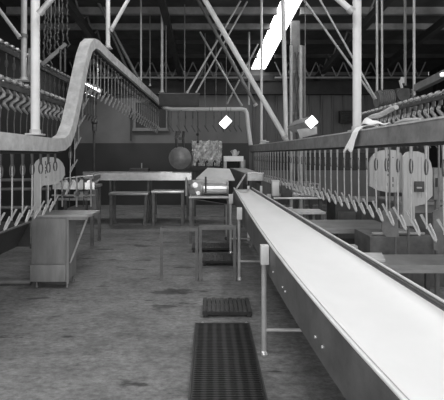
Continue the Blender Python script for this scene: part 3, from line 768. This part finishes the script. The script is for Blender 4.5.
MB().tube([(-.44, dy + .2, .845), (-.44, dy + .2, 1.18)], .02, 8).build('upright', M['pipe'], t)
MB().tube([(-.08, dy + .2, .9), (-.08, dy + .2, 1.2)], .018, 8).build('upright', M['iron'], t)
MB().tube([(.30, dy + .1, .71), (.30, dy + .1, .1)], .016, 8).build('drain_pipe', M['pipe'], t)
MB().sphere((.30, dy + .1, .08), .035).build('weight', M['iron'], t)
MB().span((x0 - .02, dy + .1, .42), (x1 + .0, dy + .14, .47)).build('stretcher', M['steel_dark'], t, False)

# round disc hanging
dy2 = 9.3
t = thing('hanging_disc', 'large round grey steel disc hanging before the far wall', 'disc', P(180, 158, dy2))
k = P(180, 158, dy2)
MB().lathe([(.0, -.085), (.10, -.075), (.18, -.05), (.235, -.02), (.258, -.015), (.262, .0), (.25, .03), (.0, .04)], k, 'Y', 36).build('disc', M['disc'], t)
MB().lathe([(.262, -.012), (.275, -.012), (.275, .05), (.262, .05)], k + Vector((.03, .05, -.02)), 'Y', 36).build('rim', M['iron'], t)
for sx in (-.07, .09):
    MB().tube([k + Vector((sx, .01, .24)), k + Vector((sx - .02, 0, .45)), k + Vector((sx, 0, .62))], .03, 8).build('hanger_hook', M['iron'], t)
c = MB()
for i in range(9): c.lathe([(.0, -.015), (.035, -.012), (.035, .012), (.0, .015)], k + Vector((-.09 + .03 * (i % 5), -.02, .45 + .05 * (i % 4))), 'Y', 8)
c.build('chain', M['clevis'], t)
MB().tube([k + Vector((.01, 0, .62)), Vector((k.x + .01, dy2, 2.6)), Vector((k.x + .01, 9.74, 2.68))], .014, 8).build('hanging_wire', M['pipe_dark'], t)
# valve drop beside it
t = thing('hanging_pipe', 'thin drop rod with a small valve right of the hanging disc', 'pipe', P(198, 142, 9.35))
MB().tube([P(198, 145, 9.35), P(198, 112, 9.35)], .012, 8).build('pipe', M['iron'], t)
MB().sphere(P(198, 142, 9.35), .035).sphere(P(197.5, 134.5, 9.35), .035).build('valve', M['black'], t)

# crumpled plastic sheet
py_ = 9.5
mb = MB(); rows = []
rg = random.Random(3)
for i in range(23):
    row = []
    for j in range(31):
        u, v = j / 30, i / 22
        x = -.43 + .71 * u + rg.uniform(-.008, .008); z = 1.96 - .62 * v + rg.uniform(-.008, .008) - (.06 * abs(math.sin(u * 11)) if i == 0 else 0)
        row.append(mb.bm.verts.new((x, py_ + .05 * math.sin(u * 24 + v * 3) + .025 * math.sin(u * 50 + v * 19) + rg.uniform(-.028, .028), z)))
    rows.append(row)
for a, b in zip(rows, rows[1:]):
    for j in range(30): mb.bm.faces.new((a[j], a[j + 1], b[j + 1], b[j]))
t = thing('hanging_plastic', 'crumpled shiny white plastic sheeting hanging before the far wall', 'plastic sheet', (-.08, py_, 1.3))
o = mb.build('sheet', M['plastic'], t, False); md = o.modifiers.new('thick', 'SOLIDIFY'); md.thickness = .004
for x in (-.33, .2): MB().tube([(x, py_, 1.90), (x, 9.72, 2.68)], .008, 6).build('hanging_wire', M['pipe_dark'], t)
t = thing('steel_trough', 'dark trough with hooks below the hanging plastic sheeting', 'trough', (.1, 9.3, 0))
MB().span((-.42, 9.25, 1.22), (.52, 9.6, 1.33), .01).build('basin', M['black'], t)
for x in (-.36, .46): MB().span((x - .03, 9.38, 0), (x + .03, 9.44, 1.22)).build('leg', M['iron'], t)
for x in (-.3, -.1, .08, .25): MB().tube([(x, 9.28, 1.33), (x, 9.28, 1.42), (x + .03, 9.27, 1.47), (x + .05, 9.27, 1.42)], .018, 8).build('hook', M['black'], t)

# feeder housing
hy = 8.8
t = thing('feeder_housing', 'pale boxy feeder housing with a dark mouth at the conveyor head', 'machine', (.52, hy, 0))
x0, x1 = (224 - CX) / F * hy, (243.5 - CX) / F * hy
zt, zm, zb = 1.575, 1.46, 1.1
MB().span((x0, hy, zm), (x1, hy + .45, zt), .008).build('lintel', M['whitebox'], t)
for xx0, xx1 in ((x0, x0 + .06), (x1 - .06, x1)): MB().span((xx0, hy, zb), (xx1, hy + .45, zm - .001), .004).build('side_wall', M['white'], t)
MB().span((x0 + .06, hy + .40, zb), (x1 - .06, hy + .44, zm - .002)).build('back_panel', M['black'], t)
MB().span((x0, hy, zb - .03), (x1, hy + .45, zb - .001)).build('bottom', M['steel'], t)
MB().span((x1 + .001, hy + .1, zb + .05), (x1 + .05, hy + .4, zt - .08)).build('side_box', M['galv_dark'], t)
for x in (x0 + .04, x1 - .04):
    for y in (hy + .05, hy + .4): MB().span((x - .025, y - .025, 0), (x + .025, y + .025, zb - .031)).build('leg', M['steel_dark'], t)
t = thing('pressure_gauge', 'small round gauge pot on top of the pale feeder housing', 'gauge', P(235, 155, hy + .15))
q = Vector((P(235, 155, hy + .15).x, hy + .2, zt + .003))
MB().lathe([(.05, 0), (.06, .02), (.055, .1), (.03, .14), (.0, .15)], q, 'Z', 14).build('pot', M['galv'], t)
MB().tube([q + Vector((-.06, 0, .05)), q + Vector((-.09, 0, .1)), q + Vector((-.05, 0, .13))], .01, 8).build('handle', M['pipe'], t)
MB().tube([q + Vector((.06, 0, .03)), q + Vector((.09, 0, .11))], .02, 8).build('spout', M['pipe'], t)

# infeed chute between housing and belt
t = thing('infeed_chute', 'stubby grey infeed chute dropping onto the head of the white belt', 'chute', (.7, 7.5, 0))
fl, nl, nr, fr = P(230, 168.5, 8.7), P(247, 174, 7.5), P(262, 174, 7.5), P(245, 168.5, 8.7)
dn = Vector((0, 0, -.16))
MB().prism([fl, nl, nl + dn * 1.25, fl + dn], (.012, 0, 0)).build('left_side', M['steel_dark'], t, False)
MB().prism([fr, nr, nr + dn * 1.25, fr + dn], (-.012, 0, 0)).build('right_side', M['steel_dark'], t, False)
MB().prism([fl, nl, nr, fr], (0, 0, .012)).build('lid', M['steel'], t, False)
MB().span((.70, 7.45, 1.12), (.985, 7.49, 1.25), .006).build('front_box', M['galv'], t)
MB().tube([(.68, 7.44, 1.26), (1.0, 7.44, 1.26)], .012, 8).build('rim', M['steel_bright'], t)
for x in (.72, .96): MB().bar((x + .0, 7.51, 0), (x, 7.51, 1.02), .04, .04).build('leg', M['whitebox'], t)
MB().bar((.42, 7.45, .86), (.66, 7.46, 1.24), .03, .03).build('brace', M['pipe'], t)

# packing table with white boxes right of the belt head
t = thing('packing_table', 'grey table right of the belt head under the right rail', 'table', (1.4, 6.9, 0))
MB().span((1.03, 6.48, .88), (1.84, 7.2, .91)).build('top', M['steel_dark'], t, False)
MB().tube([(1.03, 6.47, .90), (1.84, 6.47, .90)], .016, 8).build('rim', M['rim'], t)
for x in (1.07, 1.80):
    for y in (6.53, 7.15): MB().span((x - .025, y - .025, 0), (x + .025, y + .025, .879)).build('leg', M['steel_dark'], t, False)
MB().span((1.05, 6.54, .4), (1.82, 7.15, .42)).build('lower_shelf', M['steel_dark'], t, False)
o = tag(MB().span((1.05, 6.72, .911), (1.165, 6.84, 1.15), .012).build('white_box', M['whitebox']), 'upright white box on the grey table near the belt head', 'box')
MB().span((1.045, 6.715, 1.151), (1.17, 6.845, 1.17), .004).build('lid', M['whitebox'], o)
o = tag(MB().span((1.18, 6.53, .911), (1.34, 6.69, 1.10), .01).build('dark_box', M['iron']), 'dark box on the front of the grey table near the belt head', 'box')
MB().span((1.20, 6.56, 1.101), (1.32, 6.66, 1.13), .004).build('lid', M['galv'], o)
t = thing('wire_basket', 'wire basket standing on the grey table right of the dark box', 'basket', (1.6, 6.85, .911))
for z in (.92, .98, 1.04, 1.12): MB().tube([(1.37, 6.62, z), (1.80, 6.62, z), (1.80, 7.1, z), (1.37, 7.1, z), (1.37, 6.62, z)], .008, 6).build('wire_hoop', M['steel'], t)
for k in range(7): MB().tube([(1.37 + .0716 * k, 6.618, .915), (1.37 + .0716 * k, 6.618, 1.13)], .007, 6).build('wire_bar', M['steel'], t)
t = thing('tray_stack', 'pale trays heaped inside the wire basket', 'trays', (1.585, 6.87, .92))
for k in range(3): MB().box((1.585, 6.87, .94 + .05 * k), (.35 - .04 * k, .34, .04), Matrix.Rotation(.12 * k - .1, 3, 'Z'), .01).build('tray', M['galv'] if k % 2 else M['steel_bright'], t)

# ------------------------------------------------------------------ machinery at right
t = thing('slotted_board', 'left white board with rounded top behind the right shackles', 'board', (P(386, 190, 3.9).x, 3.9, 0))
bd = [(369.5, 164), (371, 158.5), (375, 153.5), (381, 150.6), (389, 149.6), (396, 150.3), (401.5, 153.5), (402.3, 158), (402.3, 192.5), (388, 192.5), (377, 190), (370, 186)]
MB().prism(outline(bd, 3.9), (0, .03, 0)).build('board', M['white'], t)
c = MB()
for px, y0, y1 in ((388.5, 154, 156), (388.5, 158, 161), (388, 163, 167), (388.5, 169, 172), (388, 174, 176), (393, 157, 158), (393, 177, 182), (393, 184, 187), (387, 183, 186)):
    MB().span(P(px - .5, y0, 3.899), P(px + .5, y1, 3.899) + Vector((0, .01, 0))).build('slot', M['iron'], t, False)
c.bm.free()
c = MB()
for px in (374, 378, 382, 397): MB().span(P(px - .15, 160, 3.899), P(px + .15, 186, 3.899) + Vector((0, .01, 0))).build('groove', M['galv_dark'], t, False)
c.bm.free()
MB().tube([(P(396, 192, 3.9).x, 3.915, 0), (P(396, 192, 3.9).x, 3.915, P(396, 191, 3.9).z)], .012, 8).build('bracket', M['pipe_dark'], t)
t = thing('slotted_board', 'right white board, taller, behind the right shackles', 'board', (P(416, 222, 3.8).x, 3.8, 0))
bd = [(403.5, 156), (406.5, 152.5), (411, 151.2), (418, 151.4), (424, 153.5), (428.5, 158), (431, 163), (432.5, 170), (432.5, 196), (424, 204), (415, 206.5), (415, 226), (403.5, 226)]
MB().prism(outline(bd, 3.8), (0, .03, 0)).build('board', M['white'], t)
c = MB()
for px in (408, 418, 421.5, 426): MB().span(P(px - .15, 157, 3.799), P(px + .15, 198, 3.799) + Vector((0, .01, 0))).build('groove', M['galv_dark'], t, False)
c.bm.free()
MB().span(P(415.5, 192, 3.77), P(424.5, 181.5, 3.77) + Vector((0, .03, 0)), .004).build('latch_box', M['iron'], t)
MB().tube([(P(409, 226, 3.8).x, 3.815, 0), (P(409, 226, 3.8).x, 3.815, P(409, 225, 3.8).z)], .012, 8).build('bracket', M['pipe_dark'], t)
MB().span(P(417, 188.5, 3.765), P(422, 187, 3.765) + Vector((0, .005, 0))).build('latch', M['pipe'], t)
t = thing('control_box', 'grey control box on a post right of the white boards', 'box', (P(438, 180, 4.0).x, 4.0, 0))
MB().span(P(434, 200, 4.0), P(444, 168, 4.0) + Vector((0, .12, 0)), .006).build('housing', M['galv_dark'], t)
MB().span(P(435.5, 187, 3.995), P(439.5, 178, 3.995) + Vector((0, .01, 0))).build('window', M['black'], t)
MB().tube([P(437, 200, 4.06), Vector((P(437, 200, 4.06).x, 4.06, 0))], .025, 8).build('post', M['pipe_dark'], t)

# evisceration trough and trays
def table(name, label, cat, x0, x1, ya, yb, z, th, mt, ml, legs=True, lip=0):
    t = thing(name, label, cat, ((x0 + x1) / 2, (ya + yb) / 2, 0))
    MB().span((x0, ya, z - th), (x1, yb, z)).build('top', mt, t, False)
    if lip: MB().span((x0, ya - .01, z - th - .01), (x1, ya - .001, z + lip)).build('front_lip', mt, t, False)
    if legs:
        for x in (x0 + .04, x1 - .04):
            for y in (ya + .04, yb - .04): MB().span((x - .022, y - .022, 0), (x + .022, y + .022, z - th - .001)).build('leg', ml, t, False)
    return t
table('steel_table', 'steel tray table beside the middle of the belt under the right shackles', 'table', 1.12, 2.25, 4.75, 5.5, .71, .03, M['steel'], M['steel_dark'], True, .02)
t = table('steel_table', 'pale steel tray table nearest the belt on the right', 'table', 1.22, 2.55, 3.24, 3.70, .68, .025, M['steel'], M['steel_dark'], True, .03)
MB().prism([(1.24, 3.42, .682), (1.24, 3.68, .682), (1.58, 3.68, .682), (1.50, 3.42, .682)], (0, 0, .02)).build('corner_plate', M['galv'], t, False)
c = MB()
for k in range(6): c.box((1.232, 3.27 + k * .06, .70), (.02, .03, .035))
c.span((1.224, 3.25, .681), (1.238, 3.62, .69)); c.build('tooth_strip', M['iron'], t)
table('steel_table', 'low dark steel shelf at the right edge beyond the belt rim', 'table', 1.29, 2.3, 2.45, 2.98, .50, .03, M['steel_dark'], M['steel_dark'], True, .03)
t = thing('drip_pan', 'dark box-shaped drip pan behind the pale tray table', 'pan', (2.0, 4.3, 0))
MB().span((1.66, 4.15, .50), (2.32, 4.6, .755), .008).build('pan', M['stand'], t)
for x in (1.7, 2.28):
    for y in (4.2, 4.55): MB().span((x - .02, y - .02, 0), (x + .02, y + .02, .499)).build('leg', M['steel_dark'], t)
t = thing('shaft', 'horizontal shaft with a grip lying across the dark drip pan', 'shaft', P(400, 239, 4.2))
MB().tube([Vector((1.70, 4.2, .774)), Vector((2.25, 4.2, .774))], .016, 10).build('rod', M['pipe'], t)
MB().tube([Vector((1.92, 4.2, .790)), Vector((2.08, 4.2, .790))], .034, 12).build('grip', M['steel'], t)
MB().lathe([(.0, -.02), (.03, -.02), (.03, .02), (.0, .02)], (1.84, 4.2, .786), 'X', 12).build('collar', M['galv'], t)
def plate(label, pts, Y):
    t = thing('hanging_plate', label, 'plate', P(pts[-1][0], pts[-1][1], Y))
    MB().prism(outline(pts, Y), (0, .015, 0)).build('plate', M['stand'], t, False)
    c = MB(); q = outline(pts, Y); c.tube([q[0].lerp(q[1], .5) + Vector((0, .008, 0)), Vector((q[0].lerp(q[1], .5).x, Y + .008, 1.69))], .008, 8); c.build('hanging_rod', M['pipe_dark'], t)
plate('dark steel plate hanging between the right shackles', [(383, 211), (397, 207), (399, 237), (386, 237), (382, 230)], 3.42)
plate('dark steel plate hanging at the right edge of the picture', [(433, 212), (446, 205), (446, 252), (434, 250)], 3.3)
# frames under the right line farther back
t = table('steel_table', 'small bright-topped table under the right rail beyond the tray table', 'table', 1.05, 1.62, 5.6, 5.95, .80, .03, M['galv'], M['steel_dark'])
MB().span((1.08, 5.65, .42), (1.58, 5.9, .45)).build('lower_shelf', M['steel_dark'], t, False)
t = thing('machine_cabinet', 'dark machine cabinet with openings under the right rail', 'machine', (2.2, 6.2, 0))
MB().span((1.88, 6.0, .0), (3.0, 6.45, .9), .01).build('body', M['iron'], t)
for k in range(3): MB().span((1.92 + k * .35, 5.985, .35), (2.18 + k * .35, 5.999, .75)).build('door', M['steel_dark'], t)
MB().span((1.85, 5.96, .901), (3.02, 6.48, .93)).build('top', M['galv_dark'], t, False)
t = thing('machine_cabinet', 'grey machine block beneath the right white boards', 'machine', (2.4, 5.2, 0))
MB().span((2.3, 4.85, .0), (3.4, 5.5, 1.0), .01).build('body', M['steel_dark'], t)
MB().span((2.36, 4.835, .55), (2.75, 4.849, .9)).build('door', M['iron'], t)
MB().span((2.85, 4.835, .55), (3.3, 4.849, .9)).build('door', M['iron'], t)
MB().span((2.28, 4.8, 1.001), (3.42, 5.52, 1.03)).build('top', M['galv_dark'], t, False)
t = thing('backdrop_screen', 'tall screen behind the far right shackles, black backdrop sheet added above a paler lower panel', 'screen', (2.4, 9.0, 0))
MB().span((1.25, 9.9, 1.22), (4.2, 9.93, 1.66)).build('upper_panel', M['black'], t, False)  # black sheet added so the far shackles hang against darkness
MB().span((1.25, 9.89, .5), (4.2, 9.93, 1.215)).build('lower_panel', M['panel'], t, False)
for x in (1.3, 2.2, 3.2, 4.15): MB().span((x - .03, 9.931, 0), (x + .03, 9.98, 1.64)).build('post', M['iron'], t)

# black louvred heater on the far wall
t = thing('wall_mount_heater', 'black louvred heater box mounted on the far panel wall', 'heater', P(346, 122, 12.6))
a, b = P(340.5, 123, 12.55), P(352, 110.5, 12.55)
MB().span(a, b + Vector((0, .2, 0)), .02).build('housing', M['black'], t)
for k in range(4): z = a.z + .07 + k * .085; MB().box(((a.x + b.x) / 2, 12.535, z), (.28, .03, .03), Matrix.Rotation(.5, 3, 'X')).build('louvre', M['iron'], t)

# ------------------------------------------------------------------ light
w = bpy.data.worlds.new('World'); scene.world = w; w.use_nodes = True
w.node_tree.nodes['Background'].inputs[0].default_value = (1, 1, 1, 1)
w.node_tree.nodes['Background'].inputs[1].default_value = .7
def area(name, loc, size, power, rot=(0, 0, 0)):
    l = bpy.data.lights.new(name, 'AREA'); l.shape = 'RECTANGLE'; l.size, l.size_y = size; l.energy = power
    o = bpy.data.objects.new(name, l); col.objects.link(o); o.location = loc; o.rotation_euler = rot; return o
area('added_overhead_light', (-.3, 1.8, 4.8), (1.2, 2.4), 82)  # assumed unseen source above the near end, no fixture built
area('added_overhead_light', (-2.6, 10.6, 4.0), (1.6, .5), 42)  # added fill that lifts the far painted wall
area('assumed_side_daylight', (6.8, 3.5, 3.0), (2.2, 7.0), 145, (0, math.radians(90), 0))  # daylight assumed from the right; bare area light, no window built
area('added_overhead_light', (-1.3, 5.6, 4.7), (.3, 2.0), 28)  # added fill for the mid-room floor, no fixture of its own
area('side_fill_light', (-4.1, .3, 1.4), (2.2, 2.6), 70, (0, math.radians(-90), 0))  # added light, no door there; fills the floor under the conveyor
area('assumed_front_daylight', (.2, -2.6, 2.0), (5, 3.8), 110, (math.radians(90), 0, 0))  # daylight assumed from behind the camera; area light only, no door built

# ------------------------------------------------------------------ camera
cam = bpy.data.cameras.new('Camera'); co = bpy.data.objects.new('Camera', cam); col.objects.link(co)
co.location = (0, 0, EYE); co.rotation_euler = (math.radians(90), 0, 0)
cam.sensor_width = 36; cam.lens = F / 444 * 36
cam.shift_x = (222 - CX) / 444; cam.shift_y = -(200 - HY) / 444
cam.clip_start = .05
scene.camera = co
vs = scene.view_settings
vs.view_transform = 'Standard'; vs.look = 'None'; vs.gamma = 1; vs.use_curve_mapping = False; vs.exposure = .12
